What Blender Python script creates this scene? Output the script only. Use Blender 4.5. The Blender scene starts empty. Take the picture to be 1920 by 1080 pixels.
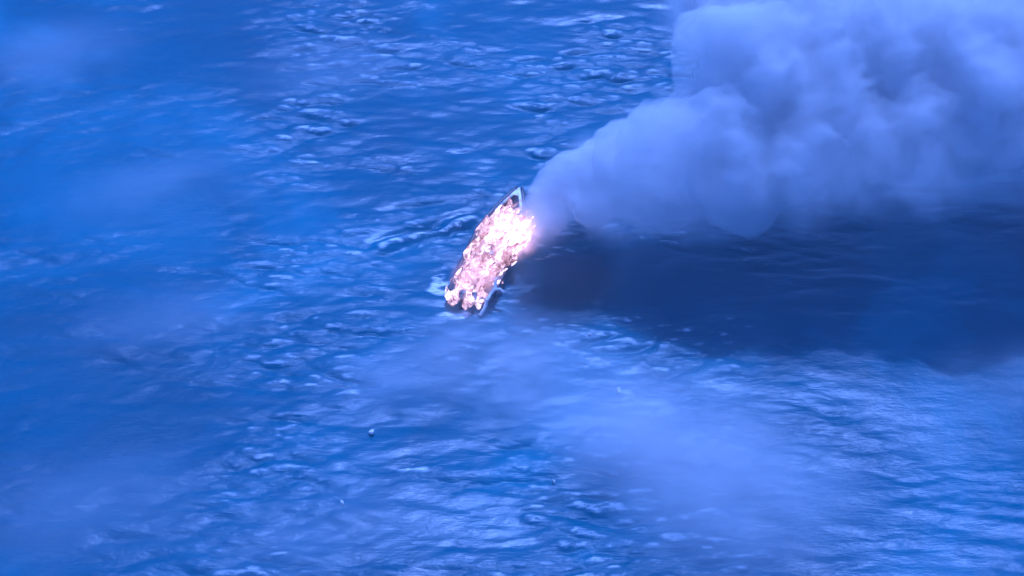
import bpy, bmesh, math, random
import numpy as np
from mathutils import Vector, noise, Matrix

random.seed(7)
rng = np.random.default_rng(11)
sc = bpy.context.scene
col = sc.collection
R = math.radians

# ------------------------------------------------------------------ camera
cam_d = bpy.data.cameras.new('camera')
cam = bpy.data.objects.new('camera', cam_d)
col.objects.link(cam)
cam.location = (0, -91.92, 91.92)
cam.rotation_euler = (R(45), 0, 0)
cam_d.sensor_width = 36
cam_d.angle = 2 * math.atan(960 / 3515)
cam_d.clip_start = 1
cam_d.clip_end = 20000
sc.camera = cam

# ------------------------------------------------------------------ sky, sun, exposure
SUN_EL, SUN_AZ = R(62), R(10)          # azimuth from +Y towards +X: the sun stands beyond the boat
w = bpy.data.worlds.new('World')
sc.world = w
w.use_nodes = True
nt = w.node_tree
bg = nt.nodes['Background']
sky = nt.nodes.new('ShaderNodeTexSky')
sky.sky_type = 'NISHITA'
sky.sun_disc = False
sky.sun_elevation = SUN_EL
sky.sun_rotation = SUN_AZ
sky.air_density = 1.0
sky.dust_density = 1.5
nt.links.new(sky.outputs[0], bg.inputs[0])
bg.inputs[1].default_value = 0.12
sd = bpy.data.lights.new('sun', 'SUN')
sd.energy = 2.6
sd.angle = R(1.0)
sd.color = (1.0, 0.95, 0.88)
sun = bpy.data.objects.new('sun', sd)
col.objects.link(sun)
sun_dir = Vector((math.sin(SUN_AZ) * math.cos(SUN_EL), math.cos(SUN_AZ) * math.cos(SUN_EL), math.sin(SUN_EL)))
sun.rotation_euler = sun_dir.to_track_quat('Z', 'Y').to_euler()

vs = sc.view_settings
vs.view_transform = 'Standard'
vs.look = 'None'
vs.gamma = 1.0
vs.use_curve_mapping = False
vs.exposure = -0.30
# the camera's colour temperature is set for the fire, which turns daylight strongly blue
vs.use_white_balance = True
vs.white_balance_temperature = 3560
vs.white_balance_tint = 34

cy = sc.cycles
cy.use_denoising = True
cy.max_bounces = 10
cy.volume_bounces = 4
cy.transparent_max_bounces = 16
cy.volume_step_rate = 2.5
cy.volume_max_steps = 256
cy.use_adaptive_sampling = True
cy.adaptive_threshold = 0.05


# ------------------------------------------------------------------ helpers
def new_mat(name):
    m = bpy.data.materials.new(name)
    m.use_nodes = True
    t = m.node_tree
    return m, t, t.nodes['Principled BSDF'], t.nodes['Material Output']


def N(t, typ, **kw):
    n = t.nodes.new(typ)
    for k, v in kw.items():
        setattr(n, k, v)
    return n


def noise_node(t, vec, scale, detail=3, rough=0.55, dist=0.0):
    n = N(t, 'ShaderNodeTexNoise')
    n.inputs['Scale'].default_value = scale
    n.inputs['Detail'].default_value = detail
    n.inputs['Roughness'].default_value = rough
    n.inputs['Distortion'].default_value = dist
    if vec is not None:
        t.links.new(vec, n.inputs['Vector'])
    return n


def maprange(t, val, a, b, c, d, smooth=True):
    n = N(t, 'ShaderNodeMapRange')
    n.interpolation_type = 'SMOOTHSTEP' if smooth else 'LINEAR'
    for i, x in zip(('From Min', 'From Max', 'To Min', 'To Max'), (a, b, c, d)):
        n.inputs[i].default_value = x
    t.links.new(val, n.inputs['Value'])
    return n.outputs['Result']


def math_node(t, op, a, b=None):
    n = N(t, 'ShaderNodeMath', operation=op)
    for i, x in enumerate((a, b)):
        if x is None:
            continue
        if isinstance(x, (int, float)):
            n.inputs[i].default_value = x
        else:
            t.links.new(x, n.inputs[i])
    return n.outputs[0]


def ramp(t, val, stops):
    n = N(t, 'ShaderNodeValToRGB')
    e = n.color_ramp.elements
    while len(e) < len(stops):
        e.new(0.5)
    for el, (p, c) in zip(e, stops):
        el.position = p
        el.color = (*c, 1) if len(c) == 3 else c
    t.links.new(val, n.inputs[0])
    return n.outputs[0]


def mesh_obj(name, verts, faces, mat, parent=None, smooth=True, loc=None):
    me = bpy.data.meshes.new(name)
    me.from_pydata([tuple(v) for v in verts], [], faces)
    me.update()
    if smooth:
        me.polygons.foreach_set('use_smooth', [True] * len(me.polygons))
    me.materials.append(mat)
    o = bpy.data.objects.new(name, me)
    col.objects.link(o)
    o.parent = parent
    if loc is not None:
        o.location = loc
    return o


def bm_obj(name, bm, mat, parent=None, smooth=False):
    me = bpy.data.meshes.new(name)
    bmesh.ops.recalc_face_normals(bm, faces=bm.faces)
    bm.to_mesh(me)
    bm.free()
    if smooth:
        me.polygons.foreach_set('use_smooth', [True] * len(me.polygons))
    me.materials.append(mat)
    o = bpy.data.objects.new(name, me)
    col.objects.link(o)
    o.parent = parent
    return o


def thing(name, label, cat, loc=(0, 0, 0), rz=0.0, group=None):
    o = bpy.data.objects.new(name, None)
    col.objects.link(o)
    o.location = loc
    o.rotation_euler = (0, 0, rz)
    tag(o, label, cat, group)
    return o


def tag(o, label, cat=None, group=None, kind=None):
    o['label'] = label
    if cat:
        o['category'] = cat
    if group:
        o['group'] = group
    if kind:
        o['kind'] = kind


def sstep(x, a, b):
    t = np.clip((x - a) / (b - a), 0, 1)
    return t * t * (3 - 2 * t)


# ------------------------------------------------------------------ boat placement
BOAT_LOC = (-2.93, -1.53, 0.0)
HEAD = -math.atan2(3.51, 10.47)       # heading, rotation about Z
L = 11.0
ch, sh = math.cos(HEAD), math.sin(HEAD)


def boat_local(X, Y):
    dx, dy = X - BOAT_LOC[0], Y - BOAT_LOC[1]
    return dx * ch + dy * sh, -dx * sh + dy * ch


# ------------------------------------------------------------------ the sea: an FFT wave field on one graded sheet
def ocean_tile(n, size, wind, wdir, seed, small=0.05):
    g = np.random.default_rng(seed)
    k = np.fft.fftfreq(n, size / n) * 2 * np.pi
    kx, ky = np.meshgrid(k, k, indexing='ij')
    kk = np.hypot(kx, ky)
    kk[0, 0] = 1e-6
    lp = wind * wind / 9.81
    P = np.exp(-1 / (kk * lp) ** 2) / kk ** 4
    d = (kx * math.cos(wdir) + ky * math.sin(wdir)) / kk
    P *= np.abs(d) ** 3.0 * np.exp(-(kk * small) ** 2)
    P[0, 0] = 0
    h = (g.normal(size=(n, n)) + 1j * g.normal(size=(n, n))) * np.sqrt(P)
    z = np.real(np.fft.ifft2(h))
    s = z.std()
    F = np.fft.fft2(z / s)
    Dx = np.real(np.fft.ifft2(1j * kx / kk * F))
    Dy = np.real(np.fft.ifft2(1j * ky / kk * F))
    return z / s, Dx, Dy, size


def sample(tile, X, Y, rot):
    z, Dx, Dy, size = tile
    n = z.shape[0]
    c, s = math.cos(rot), math.sin(rot)
    U = (X * c + Y * s) / size * n
    V = (-X * s + Y * c) / size * n
    i = np.floor(U).astype(int)
    j = np.floor(V).astype(int)
    fu, fv = U - i, V - j
    out = []
    for A in (z, Dx, Dy):
        a = A[i % n, j % n]
        b = A[(i + 1) % n, j % n]
        cc = A[i % n, (j + 1) % n]
        d = A[(i + 1) % n, (j + 1) % n]
        out.append(a * (1 - fu) * (1 - fv) + b * fu * (1 - fv) + cc * (1 - fu) * fv + d * fu * fv)
    zz, dx, dy = out
    return zz, dx * c - dy * s, dx * s + dy * c


def lowfreq(X, Y, scale, seed):
    """smooth random field about -1..1"""
    g = np.random.default_rng(seed)
    out = np.zeros_like(X)
    for i in range(14):
        a = g.uniform(0, 2 * np.pi)
        f = 2 * np.pi / scale * g.uniform(0.5, 1.6)
        # patches longer along X than along Y
        out += np.sin(X * f * math.cos(a) * 0.6 + Y * f * math.sin(a) * 1.1 + g.uniform(0, 6.28))
    return out / 3.2


def axis(lo, hi, step, far):
    core = np.arange(lo, hi + step * 0.5, step)
    ext, d, s = [], 0.0, step
    while d < far:
        s *= 1.16
        d += s
        ext.append(d)
    ext = np.array(ext)
    return np.concatenate([lo - ext[::-1], core, core[-1] + ext])


xs = axis(-47, 47, 0.13, 7000)
ys = axis(-31, 42, 0.13, 7000)
X, Y = np.meshgrid(xs, ys, indexing='ij')
fade = 1 - sstep(np.maximum(np.maximum(-47 - X, X - 47), np.maximum(-31 - Y, Y - 42)), 0, 35)
t1 = ocean_tile(512, 61.0, 2.15, R(97), 3, 0.10)
t2 = ocean_tile(512, 37.0, 1.6, R(70), 5, 0.10)
z1, a1, b1 = sample(t1, X * 0.60 + Y * 0.12, Y, 0.0)
z2, a2, b2 = sample(t2, X * 0.60, Y, 0.12)
z3 = np.zeros_like(X)
_g = np.random.default_rng(77)
for _i in range(36):
    _l = _g.uniform(5, 26)
    _a = R(100) + _g.normal() * 0.5
    _k = 2 * np.pi / _l
    z3 += (_l / 16) * np.sin(_k * (X * math.cos(_a) + Y * math.sin(_a)) + _g.uniform(0, 6.28))
z3 /= z3[::7, ::7].std()
patch = sstep(lowfreq(X, Y, 12, 21) + 0.6 * lowfreq(X, Y, 5, 22), -0.9, 1.0)
side = np.maximum(sstep(-X, 13, 24), sstep(X, 12, 20))      # long slicks on both flanks, where the water lies calmer
calm = 1 - 0.55 * side
A1, A2, A3 = 0.074 * (0.28 + 0.85 * patch) * calm, 0.026 * (0.1 + 1.1 * patch) * calm, 0.07
Z = A1 * z1 + A2 * z2 + A3 * z3
DX = -(A1 * a1 + A2 * a2) * 0.4
DY = -(A1 * b1 + A2 * b2) * 0.8

# the boat's old wake: two low ridges running off the port side, and a disturbed ring about the hull
def ridge(x0, y0, x1, y1, wd, amp, waves):
    dx, dy = x1 - x0, y1 - y0
    ln = math.hypot(dx, dy)
    u = ((X - x0) * dx + (Y - y0) * dy) / ln
    v = (-(X - x0) * dy + (Y - y0) * dx) / ln
    env = sstep(u, -0.5, 1.5) * (1 - sstep(u, ln - 2.5, ln + 1)) * np.exp(-(v / wd) ** 2)
    return amp * env * np.cos(v * waves + 0.6 * np.sin(u * 1.1) + 0.35 * z1)


W = ridge(-2.2, 7.2, -10.2, 3.6, 1.1, 0.25, 4.0)
Z = Z + W
bx, by = boat_local(X, Y)
# smooth the water where the hull stands so that no crest pokes through the deck
inside = (1 - sstep(np.abs(bx), 1.3, 2.2)) * sstep(by, -0.8, 0.3) * (1 - sstep(by, L - 1, L + 0.2))
Z = Z * (1 - 0.85 * inside)
Z *= fade
DX *= fade
DY *= fade
PX, PY = X + DX, Y + DY

# curvature of the crests gives the foam
def lap(A):
    o = np.zeros_like(A)
    o[1:-1, 1:-1] = 4 * A[1:-1, 1:-1] - A[2:, 1:-1] - A[:-2, 1:-1] - A[1:-1, 2:] - A[1:-1, :-2]
    return o


H12 = A1 * z1 + A2 * z2 + W
Lp = lap(H12)
core = (fade > 0.999)
Lp /= Lp[core].std()
foam = 0.68 * sstep(Lp, 1.5, 4.2) * sstep(patch * calm, 0.3, 0.9)
foam = np.maximum(foam, 0.8 * sstep(Lp, 1.2, 3.5) * sstep(np.abs(W), 0.05, 0.12))
# broken white water at the stern and along the starboard quarter
def blob(x0, y0, rx, ry, rot=0.0):
    c, s = math.cos(rot), math.sin(rot)
    u = (X - x0) * c + (Y - y0) * s
    v = -(X - x0) * s + (Y - y0) * c
    return np.exp(-((u / rx) ** 2 + (v / ry) ** 2))


brk = 0.5 + 0.5 * lowfreq(X * 2.4, Y * 3, 3.0, 31)
foam = np.maximum(foam, sstep(blob(-4.9, 0.0, 1.0, 0.8) * (0.55 + 0.9 * brk), 0.35, 0.75))
foam = np.maximum(foam, sstep(blob(-3.9, -2.6, 1.7, 0.45, 0.10) * (0.7 + 0.7 * brk), 0.4, 0.75))
foam = np.maximum(foam, 0.6 * sstep(blob(-5.0, 1.6, 0.5, 1.0) * brk * 1.4, 0.4, 0.8))
for fx, fy, fr, fq in ((-4.9, 0.3, 0.9, 1.0), (3.6, -4.9, 0.9, 1.3), (5.2, -7.2, 1.0, 1.2), (7.3, -9.6, 0.6, 1.6), (5.4, -4.7, 0.35, 0.5)):
    foam = np.maximum(foam, 0.7 * sstep(blob(fx, fy, fr, fq, 0.3) * brk * 1.5, 0.35, 0.9))
# one longer breaking crest in the lower left of the wave field
foam = np.maximum(foam, 0.9 * sstep(blob(-6.4, -16.3, 1.35, 0.17, 0.04) * (0.8 + 0.3 * brk), 0.35, 0.7))
foam = np.clip(foam, 0, 1)
foam[fade < 0.999] *= 0.3

nx, ny = X.shape
verts = np.stack([PX, PY, Z], axis=-1).reshape(-1, 3).astype(np.float32)
ii, jj = np.meshgrid(np.arange(nx - 1), np.arange(ny - 1), indexing='ij')
q = np.stack([ii * ny + jj, (ii + 1) * ny + jj, (ii + 1) * ny + jj + 1, ii * ny + jj + 1], axis=-1).reshape(-1, 4)
me = bpy.data.meshes.new('sea')
me.vertices.add(len(verts))
me.vertices.foreach_set('co', verts.ravel())
me.loops.add(q.size)
me.loops.foreach_set('vertex_index', q.ravel().astype(np.int32))
me.polygons.add(len(q))
me.polygons.foreach_set('loop_start', np.arange(0, q.size, 4, dtype=np.int32))
me.polygons.foreach_set('use_smooth', np.ones(len(q), dtype=bool))
me.update()
at = me.attributes.new('foam', 'FLOAT', 'POINT')
at.data.foreach_set('value', foam.reshape(-1).astype(np.float32))
at = me.attributes.new('patch', 'FLOAT', 'POINT')
at.data.foreach_set('value', (patch * calm).reshape(-1).astype(np.float32))
me.validate()

m, t, p, out = new_mat('sea_water')
geo = N(t, 'ShaderNodeNewGeometry')
pos = geo.outputs['Position']
fo = N(t, 'ShaderNodeAttribute', attribute_name='foam').outputs['Fac']
pa = N(t, 'ShaderNodeAttribute', attribute_name='patch').outputs['Fac']
n1 = noise_node(t, pos, 0.055, 4, 0.6, 0.6)
deep = ramp(t, n1.outputs['Fac'], [(0.30, (0.014, 0.058, 0.100)), (0.52, (0.024, 0.092, 0.145)), (0.70, (0.060, 0.165, 0.235))])
mp = N(t, 'ShaderNodeMapping')
mp.inputs['Scale'].default_value = (0.5, 1.5, 1)
t.links.new(pos, mp.inputs['Vector'])
n2 = noise_node(t, mp.outputs[0], 1.6, 5, 0.7, 0.8)
n4 = noise_node(t, mp.outputs[0], 2.6, 5, 0.75, 1.5)
fbreak = math_node(t, 'MULTIPLY', fo, maprange(t, n2.outputs['Fac'], 0.38, 0.58, 0.0, 1.0))
fbreak = math_node(t, 'MAXIMUM', fbreak, math_node(t, 'MULTIPLY', maprange(t, fo, 0.72, 0.98, 0.0, 1.0), maprange(t, n4.outputs['Fac'], 0.40, 0.60, 0.4, 1.0)))
mix = N(t, 'ShaderNodeMix', data_type='RGBA')
t.links.new(fbreak, mix.inputs['Factor'])
t.links.new(deep, mix.inputs['A'])
mix.inputs['B'].default_value = (0.70, 0.74, 0.75, 1)
t.links.new(mix.outputs['Result'], p.inputs['Base Color'])
p.inputs['IOR'].default_value = 1.33
t.links.new(maprange(t, fo, 0, 0.6, 0.28, 0.6), p.inputs['Roughness'])
n3 = noise_node(t, mp.outputs[0], 3.2, 5, 0.6, 0.3)
bmp = N(t, 'ShaderNodeBump')
t.links.new(maprange(t, pa, 0, 0.8, 0.25, 0.65), bmp.inputs['Strength'])
bmp.inputs['Distance'].default_value = 0.10
t.links.new(n3.outputs['Fac'], bmp.inputs['Height'])
t.links.new(bmp.outputs[0], p.inputs['Normal'])
me.materials.append(m)
sea = bpy.data.objects.new('sea', me)
col.objects.link(sea)
sea['kind'] = 'structure'
sea['label'] = 'choppy blue sea with small breaking crests'

# ------------------------------------------------------------------ boat
def simple_mat(name, c, rough=0.5, scale=6.0, var=0.35, metallic=0.0, dark=None):
    m, t, p, out = new_mat(name)
    co = N(t, 'ShaderNodeTexCoord').outputs['Object']
    n = noise_node(t, co, scale, 5, 0.65)
    c2 = dark or tuple(x * (1 - var) for x in c)
    t.links.new(ramp(t, n.outputs['Fac'], [(0.35, c2), (0.62, c)]), p.inputs['Base Color'])
    p.inputs['Roughness'].default_value = rough
    p.inputs['Metallic'].default_value = metallic
    return m


M_hull = simple_mat('dark_hull_paint', (0.030, 0.028, 0.035), 0.35)
M_white = simple_mat('white_gelcoat', (0.80, 0.79, 0.76), 0.35, 3.0, dark=(0.50, 0.48, 0.46))
M_char = simple_mat('charred_deck', (0.07, 0.06, 0.055), 0.85, 4.0, dark=(0.012, 0.011, 0.011))
M_scorch = simple_mat('scorched_white', (0.55, 0.50, 0.46), 0.6, 2.6, dark=(0.06, 0.05, 0.05))
M_gun = M_white.copy()
M_gun.name = 'gunwale_paint'
_t = M_gun.node_tree
_p = _t.nodes['Principled BSDF']
_src = _p.inputs['Base Color'].links[0].from_socket
_co = N(_t, 'ShaderNodeTexCoord').outputs['Object']
_sx = N(_t, 'ShaderNodeSeparateXYZ')
_t.links.new(_co, _sx.inputs[0])
_nn = noise_node(_t, _co, 1.3, 4, 0.7)
_mx = N(_t, 'ShaderNodeMix', data_type='RGBA')
_y = math_node(_t, 'ADD', _sx.outputs['Y'], math_node(_t, 'MULTIPLY', _nn.outputs['Fac'], 5.0))
_t.links.new(maprange(_t, _y, 10.6, 12.2, 1.0, 0.0), _mx.inputs['Factor'])
_t.links.new(_src, _mx.inputs['A'])
_mx.inputs['B'].default_value = (0.03, 0.027, 0.027, 1)
_t.links.new(_mx.outputs['Result'], _p.inputs['Base Color'])
M_metal = simple_mat('bent_metal', (0.62, 0.62, 0.63), 0.35, 8.0, metallic=0.6)


def half_beam(s):          # s 0 stern .. 1 bow
    return 1.5 * (1 - 0.10 * (1 - min(s / 0.45, 1)) ** 2) if s < 0.45 else 1.5 * max(0.02, 1 - ((s - 0.45) / 0.55) ** 2.1)


def sheer(s):
    return 0.78 + 0.62 * s ** 2.2


def keel(s):
    return -0.35 + (0.0 if s < 0.7 else 1.45 * ((s - 0.7) / 0.3) ** 2.4)


boat = thing('burning_speedboat', 'long narrow open boat with dark hull and white gunwale, ablaze on the sea', 'boat', BOAT_LOC, HEAD)
NS = 44
V, Fc = [], []
ring = []
for i in range(NS):
    s = i / (NS - 1)
    y = s * L
    hb, zs, zk = half_beam(s), sheer(s), keel(s)
    rake = 0.0
    zc = zk + (zs - zk) * 0.38
    prof = [(hb, zs), (hb * 0.97, zs * 0.6 + zc * 0.4), (hb * 0.86, zc), (hb * 0.45, zk * 0.6 + zc * 0.4), (0, zk),
            (-hb * 0.45, zk * 0.6 + zc * 0.4), (-hb * 0.86, zc), (-hb * 0.97, zs * 0.6 + zc * 0.4), (-hb, zs)]
    ring.append(len(V))
    V += [(x, y, z) for x, z in prof]
K = 9
for i in range(NS - 1):
    for k in range(K - 1):
        a = ring[i] + k
        b = ring[i + 1] + k
        Fc.append((a, a + 1, b + 1, b))
Fc.append(tuple(ring[0] + k for k in range(K))[::-1])
Fc.append(tuple(ring[-1] + k for k in range(K)))
bm = bmesh.new()
vv = [bm.verts.new(v) for v in V]
for f in Fc:
    try:
        bm.faces.new([vv[k] for k in f])
    except ValueError:
        pass
hull = bm_obj('hull', bm, M_hull, boat, smooth=False)

# inner liner: inner sides and cockpit sole
V, Fc = [], []
s_end = 0.955
for i in range(NS):
    s = 0.012 + (s_end - 0.012) * i / (NS - 1)
    y = s * L
    hb = max(half_beam(s) - 0.10, 0.015)
    zs = sheer(s) - 0.015
    zf = 0.22 + 0.5 * max(0, (s - 0.7) / 0.3) ** 2
    V += [(hb, y, zs), (hb * 0.93, y, zf), (-hb * 0.93, y, zf), (-hb, y, zs)]
for i in range(NS - 1):
    for k in range(3):
        a, b = i * 4 + k, (i + 1) * 4 + k
        Fc.append((a, b, b + 1, a + 1))
Fc.append((0, 1, 2, 3))
mesh_obj('cockpit_liner', V, Fc, M_char, boat, smooth=False)


def tube(bm, pts, r, seg=8):
    prev = None
    for i, pt in enumerate(pts):
        pt = Vector(pt)
        d = (Vector(pts[min(i + 1, len(pts) - 1)]) - Vector(pts[max(i - 1, 0)])).normalized()
        up = Vector((0, 0, 1)) if abs(d.z) < 0.9 else Vector((1, 0, 0))
        a = d.cross(up).normalized()
        b = d.cross(a)
        rg = [bm.verts.new(pt + (a * math.cos(2 * math.pi * k / seg) + b * math.sin(2 * math.pi * k / seg)) * r) for k in range(seg)]
        if prev:
            for k in range(seg):
                bm.faces.new([prev[k], prev[(k + 1) % seg], rg[(k + 1) % seg], rg[k]])
        else:
            bm.faces.new(rg)
        prev = rg
    bm.faces.new(prev[::-1])


def gunwale(side):
    bm = bmesh.new()
    prev = None
    n = 60
    for i in range(n):
        s = 0.0 + 0.992 * i / (n - 1)
        hb, z = half_beam(s), sheer(s)
        o, inn = (hb + 0.03) * side, max(hb - 0.17 - 0.05 * sstep(s, 0.6, 0.95), 0.0) * side
        y = s * L
        r = [bm.verts.new(v) for v in ((o, y, z - 0.06), (o, y, z + 0.035), (inn, y, z + 0.05), (inn, y, z - 0.05))]
        if prev:
            for k in range(4):
                bm.faces.new([prev[k], prev[(k + 1) % 4], r[(k + 1) % 4], r[k]])
        else:
            bm.faces.new(r)
        prev = r
    bm.faces.new(prev[::-1])
    return bm_obj('gunwale', bm, M_gun, boat)


gunwale(1)
gunwale(-1)
for side in (1, -1):
    bm = bmesh.new()
    tube(bm, [((half_beam(k / 59 * 0.992) + 0.13) * side, k / 59 * 0.992 * L, sheer(k / 59 * 0.992) - 0.05) for k in range(60)], 0.16, 8)
    bm_obj('rub_rail', bm, M_hull, boat, smooth=True)
# small fore deck closing the tip
bm = bmesh.new()
top = []
for i in range(8):
    s = 0.925 + 0.066 * i / 7
    hb = half_beam(s) - 0.005
    top.append((bm.verts.new((-hb, s * L, sheer(s) + 0.055)), bm.verts.new((hb, s * L, sheer(s) + 0.055)),
                bm.verts.new((hb, s * L, sheer(s) - 0.02)), bm.verts.new((-hb, s * L, sheer(s) - 0.02))))
for a, b in zip(top, top[1:]):
    for k in range(4):
        bm.faces.new([a[k], a[(k + 1) % 4], b[(k + 1) % 4], b[k]])
bm.faces.new(top[0])
bm.faces.new(top[-1][::-1])
bm_obj('fore_deck', bm, M_white, boat)


def box(bm, x0, x1, y0, y1, z0, z1, bev=0.02, taper=1.0):
    cx, cyy = (x0 + x1) / 2, (y0 + y1) / 2
    vs_ = []
    for z, k in ((z0, 1.0), (z1, taper)):
        for x, y in ((x0, y0), (x1, y0), (x1, y1), (x0, y1)):
            vs_.append(bm.verts.new((cx + (x - cx) * k, cyy + (y - cyy) * k, z)))
    f = [(0, 3, 2, 1), (4, 5, 6, 7), (0, 1, 5, 4), (1, 2, 6, 5), (2, 3, 7, 6), (3, 0, 4, 7)]
    fs = [bm.faces.new([vs_[k] for k in q_]) for q_ in f]
    es = set(e for ff in fs for e in ff.edges)
    bmesh.ops.bevel(bm, geom=list(es), offset=bev, segments=2, affect='EDGES', profile=0.6)


for yy in (8.3, 6.5, 2.3):
    bm = bmesh.new()
    hb = half_beam(yy / L) - 0.16
    box(bm, -hb, hb, yy - 0.17, yy + 0.17, 0.52, 0.60)
    bm_obj('bench', bm, M_scorch, boat)
con = None
bm = bmesh.new()
box(bm, -0.42, 0.42, 3.9, 4.6, 0.23, 1.25, 0.05, 0.85)
con = bm_obj('console', bm, M_scorch, boat)
bm = bmesh.new()
box(bm, -0.36, 0.36, 4.48, 4.52, 1.25, 1.6, 0.015, 0.9)
bm_obj('windscreen', bm, M_char, con)
bm = bmesh.new()
box(bm, -half_beam(0) + 0.04, half_beam(0) - 0.04, -0.05, 0.10, 0.1, 0.80, 0.02)
bm_obj('transom', bm, M_scorch, boat)


for xx, tilt in ((-0.42, 0.25), (0.42, 0.7)):
    mo = bpy.data.objects.new('outboard_motor', None)
    col.objects.link(mo)
    mo.parent = boat
    mo.location = (xx, -0.18, 0.72)
    mo.rotation_euler = (-tilt, 0, 0.1 if xx > 0 else -0.05)
    bm = bmesh.new()
    box(bm, -0.22, 0.22, -0.38, 0.20, 0.0, 0.52, 0.08, 0.8)
    bm_obj('cowl', bm, M_scorch, mo)
    bm = bmesh.new()
    box(bm, -0.09, 0.09, -0.20, 0.10, -0.95, -0.003, 0.03, 1.0)
    box(bm, -0.13, 0.13, -0.34, 0.10, -0.72, -0.68, 0.012, 1.0)
    bm_obj('leg', bm, M_char, mo)

# torn white rail hanging over the starboard quarter, forked like a Y
bm = bmesh.new()
tube(bm, [(1.40, 0.05, 0.82), (1.35, -0.15, 0.9), (1.42, 0.35, 1.0), (1.62, 0.75, 1.25), (1.50, 1.15, 1.55)], 0.11)
tube(bm, [(1.62, 0.70, 1.22), (1.95, 0.80, 1.30), (2.25, 0.70, 1.18)], 0.10)
tube(bm, [(1.33, -0.1, 0.85), (1.28, -0.55, 0.45), (1.10, -0.95, 0.15)], 0.11)
bm_obj('bent_rail', bm, M_white, boat)


# ------------------------------------------------------------------ flames
def fire_mat(name, hot, cool, strength, scale):
    m, t, p, out = new_mat(name)
    t.nodes.remove(p)
    co = N(t, 'ShaderNodeNewGeometry').outputs['Position']
    n = noise_node(t, co, scale, 5, 0.7, 1.2)
    colr = ramp(t, n.outputs['Fac'], [(0.34, cool), (0.5, tuple((a + b) / 2 for a, b in zip(hot, cool))), (0.6, hot)])
    em = N(t, 'ShaderNodeEmission')
    t.links.new(colr, em.inputs['Color'])
    t.links.new(maprange(t, n.outputs['Fac'], 0.32, 0.66, strength * 0.05, strength), em.inputs['Strength'])
    tr = N(t, 'ShaderNodeBsdfTransparent')
    ms = N(t, 'ShaderNodeMixShader')
    n2 = noise_node(t, co, scale * 1.4, 4, 0.65, 0.8)
    t.links.new(maprange(t, n2.outputs['Fac'], 0.38, 0.62, 0.0, 1.0), ms.inputs[0])
    t.links.new(tr.outputs[0], ms.inputs[1])
    t.links.new(em.outputs[0], ms.inputs[2])
    t.links.new(ms.outputs[0], out.inputs['Surface'])
    return m


HOT, COOL = (1.0, 0.55, 0.26), (1.0, 0.22, 0.05)
MF = [fire_mat('flame_bright', (1.0, 0.62, 0.33), (1.0, 0.34, 0.11), 5.0, 1.7), fire_mat('flame_pale', (1.0, 0.50, 0.24), (1.0, 0.30, 0.10), 2.8, 2.2),
      fire_mat('flame_orange', (1.0, 0.40, 0.15), COOL, 1.3, 2.6)]
fire = thing('flames', 'pale pinkish flames burning along the whole length of the boat', 'fire', BOAT_LOC, HEAD)


def tongue(h, r, lean, seed, mat):
    g = random.Random(seed)
    nr, ns = 9, 10
    V, Fc = [], []
    ph = g.uniform(0, 6)
    for i in range(nr):
        u = i / (nr - 1)
        prof = (math.sin(math.pi * min(1, 0.18 + u * 0.82)) ** 0.8) * (1 - 0.35 * u) if i < nr - 1 else 0.02
        cx_ = lean[0] * u ** 1.4 + 0.12 * math.sin(u * 5 + ph)
        cy_ = lean[1] * u ** 1.4 + 0.12 * math.cos(u * 4 + ph)
        for k in range(ns):
            a = 2 * math.pi * k / ns
            rr = r * prof * (1 + 0.45 * noise.noise(Vector((math.cos(a) * 1.3, math.sin(a) * 1.3, u * 3 + seed * 7.1))))
            V.append((cx_ + rr * math.cos(a), cy_ + rr * math.sin(a), u * h + 0.1 * math.sin(3 * a + ph) * (0 < i < nr - 1)))
    for i in range(nr - 1):
        for k in range(ns):
            a, b = i * ns + k, i * ns + (k + 1) % ns
            Fc.append((a, b, b + ns, a + ns))
    Fc.append(tuple(range(ns))[::-1])
    Fc.append(tuple((nr - 1) * ns + k for k in range(ns)))
    return mesh_obj('flame', V, Fc, mat, fire)


g = random.Random(5)
for i in range(175):
    s = g.betavariate(1.25, 1.25) * 0.86 + 0.0
    y = s * L
    hb = half_beam(s)
    mid = math.exp(-((s - 0.52) / 0.20) ** 2)
    x = g.uniform(-1.08, 0.95) * hb + 0.7 * mid * g.random()
    h = (0.55 + 1.5 * mid) * g.uniform(0.45, 1.6)
    r = g.uniform(0.13, 0.32) * (0.75 + 0.6 * mid)
    o = tongue(h, r, (g.uniform(-0.1, 0.5) + 0.9 * mid, g.uniform(-0.1, 0.5)), i, g.choices(MF, (0.35 + mid, 0.55, 0.5))[0])
    o.location = (x, y, 0.45)
for i in range(26):
    o = tongue(g.uniform(0.5, 1.2), g.uniform(0.2, 0.36), (g.uniform(-0.2, 0.3), g.uniform(-0.2, 0.2)), 300 + i, g.choice(MF[:2]))
    o.location = (g.uniform(-1.35, 1.1), g.uniform(-0.75, 0.9), 0.35)

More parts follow.
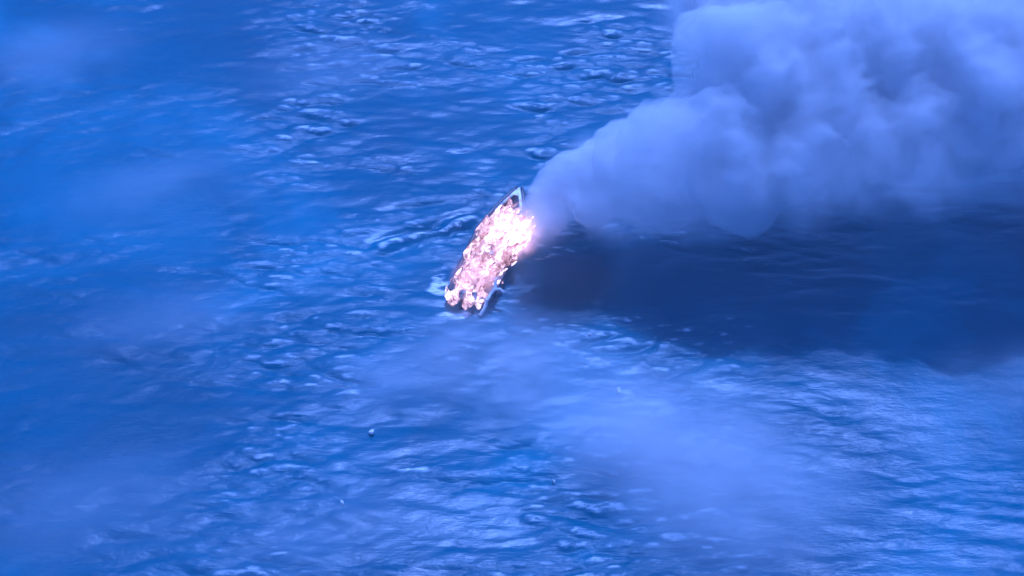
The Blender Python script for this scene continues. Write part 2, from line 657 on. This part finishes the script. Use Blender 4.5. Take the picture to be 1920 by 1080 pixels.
# ------------------------------------------------------------------ smoke
def volume_mat(name, color, dens, aniso, detail_scale, lo=0.38, hi=0.62, falloff=True, skin=0.0, skin_col=(0.6, 0.6, 0.6), floor=0.0, source=None):
    m, t, p, out = new_mat(name)
    t.nodes.remove(p)
    pv = N(t, 'ShaderNodeVolumePrincipled')
    pv.inputs['Color'].default_value = (*color, 1)
    pv.inputs['Anisotropy'].default_value = aniso
    pos = N(t, 'ShaderNodeNewGeometry').outputs['Position']
    n = noise_node(t, pos, detail_scale, 2.5, 0.6, 0.4)
    d = maprange(t, n.outputs['Fac'], lo, hi, floor, 1.0)
    if falloff:
        oc = N(t, 'ShaderNodeTexCoord').outputs['Object']
        ln = N(t, 'ShaderNodeVectorMath', operation='LENGTH')
        t.links.new(oc, ln.inputs[0])
        d = math_node(t, 'MULTIPLY', d, maprange(t, ln.outputs['Value'], 0.15, 0.98, 1.0, 0.0))
    d = math_node(t, 'MULTIPLY', d, dens)
    if source:                      # thin where it leaves the fire, thicker down the wind
        sx = N(t, 'ShaderNodeSeparateXYZ')
        t.links.new(pos, sx.inputs[0])
        grow = maprange(t, sx.outputs['X'], source[0], source[1], 0.3, 1.0)
        d = math_node(t, 'MULTIPLY', d, grow)
    t.links.new(d, pv.inputs['Density'])
    t.links.new(pv.outputs[0], out.inputs['Volume'])
    if skin > 0:
        df = N(t, 'ShaderNodeBsdfDiffuse')
        df.inputs['Color'].default_value = (*skin_col, 1)
        tr = N(t, 'ShaderNodeBsdfTransparent')
        ms = N(t, 'ShaderNodeMixShader')
        sk = maprange(t, n.outputs['Fac'], 0.3, 0.7, 0.0, skin)
        if source:
            sk = math_node(t, 'MULTIPLY', sk, grow)
        t.links.new(sk, ms.inputs[0])
        t.links.new(tr.outputs[0], ms.inputs[1])
        t.links.new(df.outputs[0], ms.inputs[2])
        t.links.new(ms.outputs[0], out.inputs['Surface'])
    return m


def billow(name, blobs, mat, voxel=0.4, amp=0.5, seed=0):
    bm = bmesh.new()
    for x, y, z, r in blobs:
        bmesh.ops.create_icosphere(bm, subdivisions=3, radius=r, matrix=Matrix.Translation((x, y, z)))
    me0 = bpy.data.meshes.new('tmp')
    bm.to_mesh(me0)
    bm.free()
    o = bpy.data.objects.new(name, me0)
    col.objects.link(o)
    md = o.modifiers.new('remesh', 'REMESH')
    md.mode = 'VOXEL'
    md.voxel_size = voxel
    ms_ = o.modifiers.new('smooth', 'SMOOTH')
    ms_.factor = 0.5
    ms_.iterations = 14
    dg = bpy.context.evaluated_depsgraph_get()
    me1 = bpy.data.meshes.new_from_object(o.evaluated_get(dg))
    o.modifiers.clear()
    o.data = me1
    n = len(me1.vertices)
    co = np.empty(n * 3, dtype=np.float32)
    no = np.empty(n * 3, dtype=np.float32)
    me1.vertices.foreach_get('co', co)
    me1.vertices.foreach_get('normal', no)
    co, no = co.reshape(-1, 3), no.reshape(-1, 3)
    d = np.empty(n)
    for i in range(n):
        v = Vector(co[i].tolist())
        a = noise.noise(v * 0.35 + Vector((seed, 0, 0)))
        b = 1 - 2.2 * abs(noise.noise(v * 0.75))
        c = 1 - 2.2 * abs(noise.noise(v * 1.7))
        d[i] = a * 1.9 + b * 0.4 + c * 0.28 + 0.2 * noise.noise(v * 3.3)
    co = co + no * (d * amp)[:, None]
    co[:, 2] = np.maximum(co[:, 2], 0.35)
    me1.vertices.foreach_set('co', co.ravel())
    me1.update()
    me1.polygons.foreach_set('use_smooth', np.ones(len(me1.polygons), dtype=bool))
    me1.materials.clear()
    me1.materials.append(mat)
    return o


PLUME = [(1.9, 5.6, 2.1, 1.1), (2.6, 4.6, 2.2, 1.1), (2.7, 6.3, 2.8, 1.5), (4.7, 6.6, 4, 2.4), (6.65, 4.93, 5, 2.6), (5.6, 7.6, 5.0, 1.5), (8.83, 4.9, 6.3, 3.4), (11.42, 4.3, 8, 4.4),
         (10.4, 8.6, 8, 1.4), (14.37, 3.7, 9, 4.9), (13.9, 8.2, 12, 3.0), (13.9, 12.5, 13, 2.6), (16.95, 8.42, 13, 5.4), (19.5, 12.5, 13, 4.5), (22.14, 12.57, 13, 5.19),
         (24.5, 10, 13.5, 5.0), (26.61, 8.88, 14, 5.93), (30, 13, 14, 6.5), (29.5, 9, 14, 5.5), (32.04, 7.15, 14, 6.3), (18.21, 3.9, 10, 4.2), (22.5, 6.0, 11.5, 3.2), (23.5, 5.2, 12, 3.6), (21.5, 5.5, 13, 3.5),
         (26.1, 3.9, 12, 3.8), (30.97, 5.12, 12, 5.0), (35.82, 6.24, 12, 5.56), (36, 12, 14, 6.5), (41, 8, 13, 6), (22, 17, 15, 5), (16, 14, 14, 4), (19.5, 9.5, 14.5, 4.2), (21, 14, 15, 4.5), (19.5, 6, 12.5, 4)]
M_plume = volume_mat('white_smoke', (0.985, 0.985, 0.985), 0.75, 0.15, 0.16, 0.30, 0.62, falloff=False, skin=0.22, skin_col=(0.82, 0.82, 0.82), floor=0.3, source=(0.6, 3.6))
pl = billow('smoke_plume', PLUME, M_plume, 0.4, 0.7, 3)
tag(pl, 'thick pale smoke plume billowing from the boat to the upper right', kind='stuff')


def puff(name, loc, rad, mat, rz, parent):
    bm = bmesh.new()
    bmesh.ops.create_icosphere(bm, subdivisions=4, radius=1.0)
    o = bm_obj(name, bm, mat, smooth=True)
    o.location = loc
    o.scale = rad
    o.rotation_euler = (0, 0, rz)
    o.parent = parent
    o['kind'] = 'stuff'
    return o


def bank(name, label):
    o = bpy.data.objects.new(name, None)
    col.objects.link(o)
    tag(o, label, kind='stuff')
    return o


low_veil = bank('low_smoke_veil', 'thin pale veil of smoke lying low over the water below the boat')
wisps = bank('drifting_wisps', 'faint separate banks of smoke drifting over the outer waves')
sooty = bank('soot_shade_smoke', 'dark sooty smoke low beside the right of the fire, enlarged to imitate the shadow of the plume')


M_veil = volume_mat('thin_smoke', (0.95, 0.95, 0.95), 0.30, 0.2, 0.16, 0.30, 0.66, floor=0.3)
M_thin = volume_mat('faint_smoke', (0.95, 0.95, 0.95), 0.15, 0.2, 0.12, 0.30, 0.66, floor=0.3)
M_fringe = volume_mat('fringe_smoke', (0.95, 0.95, 0.95), 0.45, 0.2, 0.30, 0.34, 0.62, floor=0.15)
M_soot_shade = volume_mat('soot_shade_smoke', (0.10, 0.11, 0.14), 1.3, 0.1, 0.30, 0.28, 0.62, floor=0.35)

for (x, y, z, rx, ry) in [(-1.2, -7.2, 1.2, 9.5, 6.2), (2.0, -10.5, 1.5, 10, 5.6), (-6.5, -9.0, 1.2, 8.5, 4.6), (10.5, -16.0, 2.5, 9.5, 8.0),
                          (7.0, -14.0, 2, 7.0, 5.0), (14.0, -20.5, 2.5, 10.0, 8.0)]:
    puff('smoke_puff', (x, y, z), (rx, ry, z * 1.25), M_veil, 0.2, low_veil)
for (x, y, z, rx, ry) in [(-14.5, 23.0, 1, 9, 5), (-11.6, -22.0, 1, 11, 5), (31.5, -10.5, 2, 7, 5), (-27, -19.5, 1, 12, 7),
                          (-25.5, 9.5, 1, 11, 4.5), (-36, 25.0, 1, 10, 6), (-24, -4.0, 1, 9, 4)]:
    puff('smoke_wisp', (x, y, z), (rx, ry, 1.7), M_thin, 0.25, wisps)
for (x, y, z, r) in [(4.2, 3.4, 3.6, 2.6), (7.6, 2.4, 5.2, 3.4), (12.5, 1.4, 7.5, 4.6), (18.5, 1.0, 9.5, 5.4), (26, 1.2, 11, 6), (34, 2, 12, 6.5)]:
    puff('smoke_fringe', (x, y, z), (r * 1.3, r, r * 0.85), M_fringe, 0.1, pl)
for (x, y, z, r) in [(9.0, 8.4, 7, 2.6), (13.2, 14.5, 13, 3.4), (5.2, 8.4, 5, 2.0)]:
    puff('smoke_fringe', (x, y, z), (r * 1.3, r, r), M_fringe, 0.5, pl)
puff('soot_shade_puff', (3.5, -0.8, 1.6), (5.2, 3.4, 1.6), M_soot_shade, 0.15, sooty)  # dark smoke by the fire, enlarged to imitate the plume's shadow on the water
puff('source_smoke', (1.9, 4.4, 2.3), (2.5, 3.6, 2.0), M_fringe, 0.3, pl)

# the general haze of smoke in the air
m, t, p, out = new_mat('air')
t.nodes.remove(p)
pv = N(t, 'ShaderNodeVolumePrincipled')
pv.inputs['Color'].default_value = (0.92, 0.93, 0.95, 1)
pv.inputs['Density'].default_value = 0.0006
t.links.new(pv.outputs[0], out.inputs['Volume'])
bm = bmesh.new()
bmesh.ops.create_cube(bm, size=1.0)
hz = bm_obj('haze', bm, m)
hz.scale = (18000, 18000, 96)
hz.location = (0, 0, 46)
tag(hz, 'thin smoky haze in the air over the sea', kind='stuff')

# glowing gas round the flames
m, t, p, out = new_mat('burning_gas')
t.nodes.remove(p)
pv = N(t, 'ShaderNodeVolumePrincipled')
oc = N(t, 'ShaderNodeTexCoord').outputs['Object']
ln = N(t, 'ShaderNodeVectorMath', operation='LENGTH')
t.links.new(oc, ln.inputs[0])
fall = maprange(t, ln.outputs['Value'], 0.2, 0.98, 1.0, 0.0)
n = noise_node(t, N(t, 'ShaderNodeNewGeometry').outputs['Position'], 1.3, 4, 0.65, 0.8)
dd = math_node(t, 'MULTIPLY', fall, maprange(t, n.outputs['Fac'], 0.40, 0.60, 0.08, 1.0))
t.links.new(math_node(t, 'MULTIPLY', dd, 0.30), pv.inputs['Density'])
pv.inputs['Color'].default_value = (0.9, 0.9, 0.9, 1)
pv.inputs['Emission Color'].default_value = (1.0, 0.36, 0.15, 1)
t.links.new(math_node(t, 'MULTIPLY', dd, 1.6), pv.inputs['Emission Strength'])
t.links.new(pv.outputs[0], out.inputs['Volume'])
for x, y, z, rx, ry, rz_ in ((0.5, 5.6, 1.3, 2.3, 3.4, 1.5), (-0.1, 1.9, 1.0, 2.1, 3.2, 1.2), (1.7, 5.6, 2.0, 2.0, 2.8, 1.7)):
    bm = bmesh.new()
    bmesh.ops.create_icosphere(bm, subdivisions=4, radius=1.0)
    o = bm_obj('burning_gas', bm, m, fire, smooth=True)
    o.location = (x, y, z)
    o.scale = (rx, ry, rz_)

# ------------------------------------------------------------------ flotsam
def flotsam(loc, sx, sy, rz, seed, label):
    g = random.Random(seed)
    bm = bmesh.new()
    n = 9
    lo, hi = [], []
    for k in range(n):
        a = 2 * math.pi * k / n
        r = g.uniform(0.65, 1.0)
        lo.append(bm.verts.new((r * sx * math.cos(a), r * sy * math.sin(a), -0.06)))
        hi.append(bm.verts.new((r * sx * 0.85 * math.cos(a), r * sy * 0.85 * math.sin(a), 0.10 + 0.08 * math.cos(a + seed))))
    for k in range(n):
        bm.faces.new([lo[k], lo[(k + 1) % n], hi[(k + 1) % n], hi[k]])
    bm.faces.new(hi)
    bm.faces.new(lo[::-1])
    o = bm_obj('floating_fragment', bm, M_white)
    o.location = loc
    o.rotation_euler = (0.12, 0.1, rz)
    tag(o, label, 'debris', 'pale fragments afloat around the burning boat')


flotsam((-9.03, -13.2, 0.12), 0.26, 0.22, 0.3, 1, 'bright pale fragment afloat alone below and left of the boat')
flotsam((7.01, -9.66, 0.15), 0.20, 0.42, 0.2, 2, 'long pale fragment at the far end of the foam streaks, lower right of the boat')
flotsam((5.26, -4.59, 0.12), 0.22, 0.17, 0.9, 3, 'small pale fragment at the edge of the dark patch, nearest the boat on its right')
flotsam((2.61, -17.29, 0.12), 0.18, 0.13, 1.4, 4, 'tiny pale fragment in the veiled water straight below the boat')
flotsam((-10.55, -18.99, 0.12), 0.18, 0.14, 2.0, 5, 'tiny pale fragment among the rough waves at lower left')
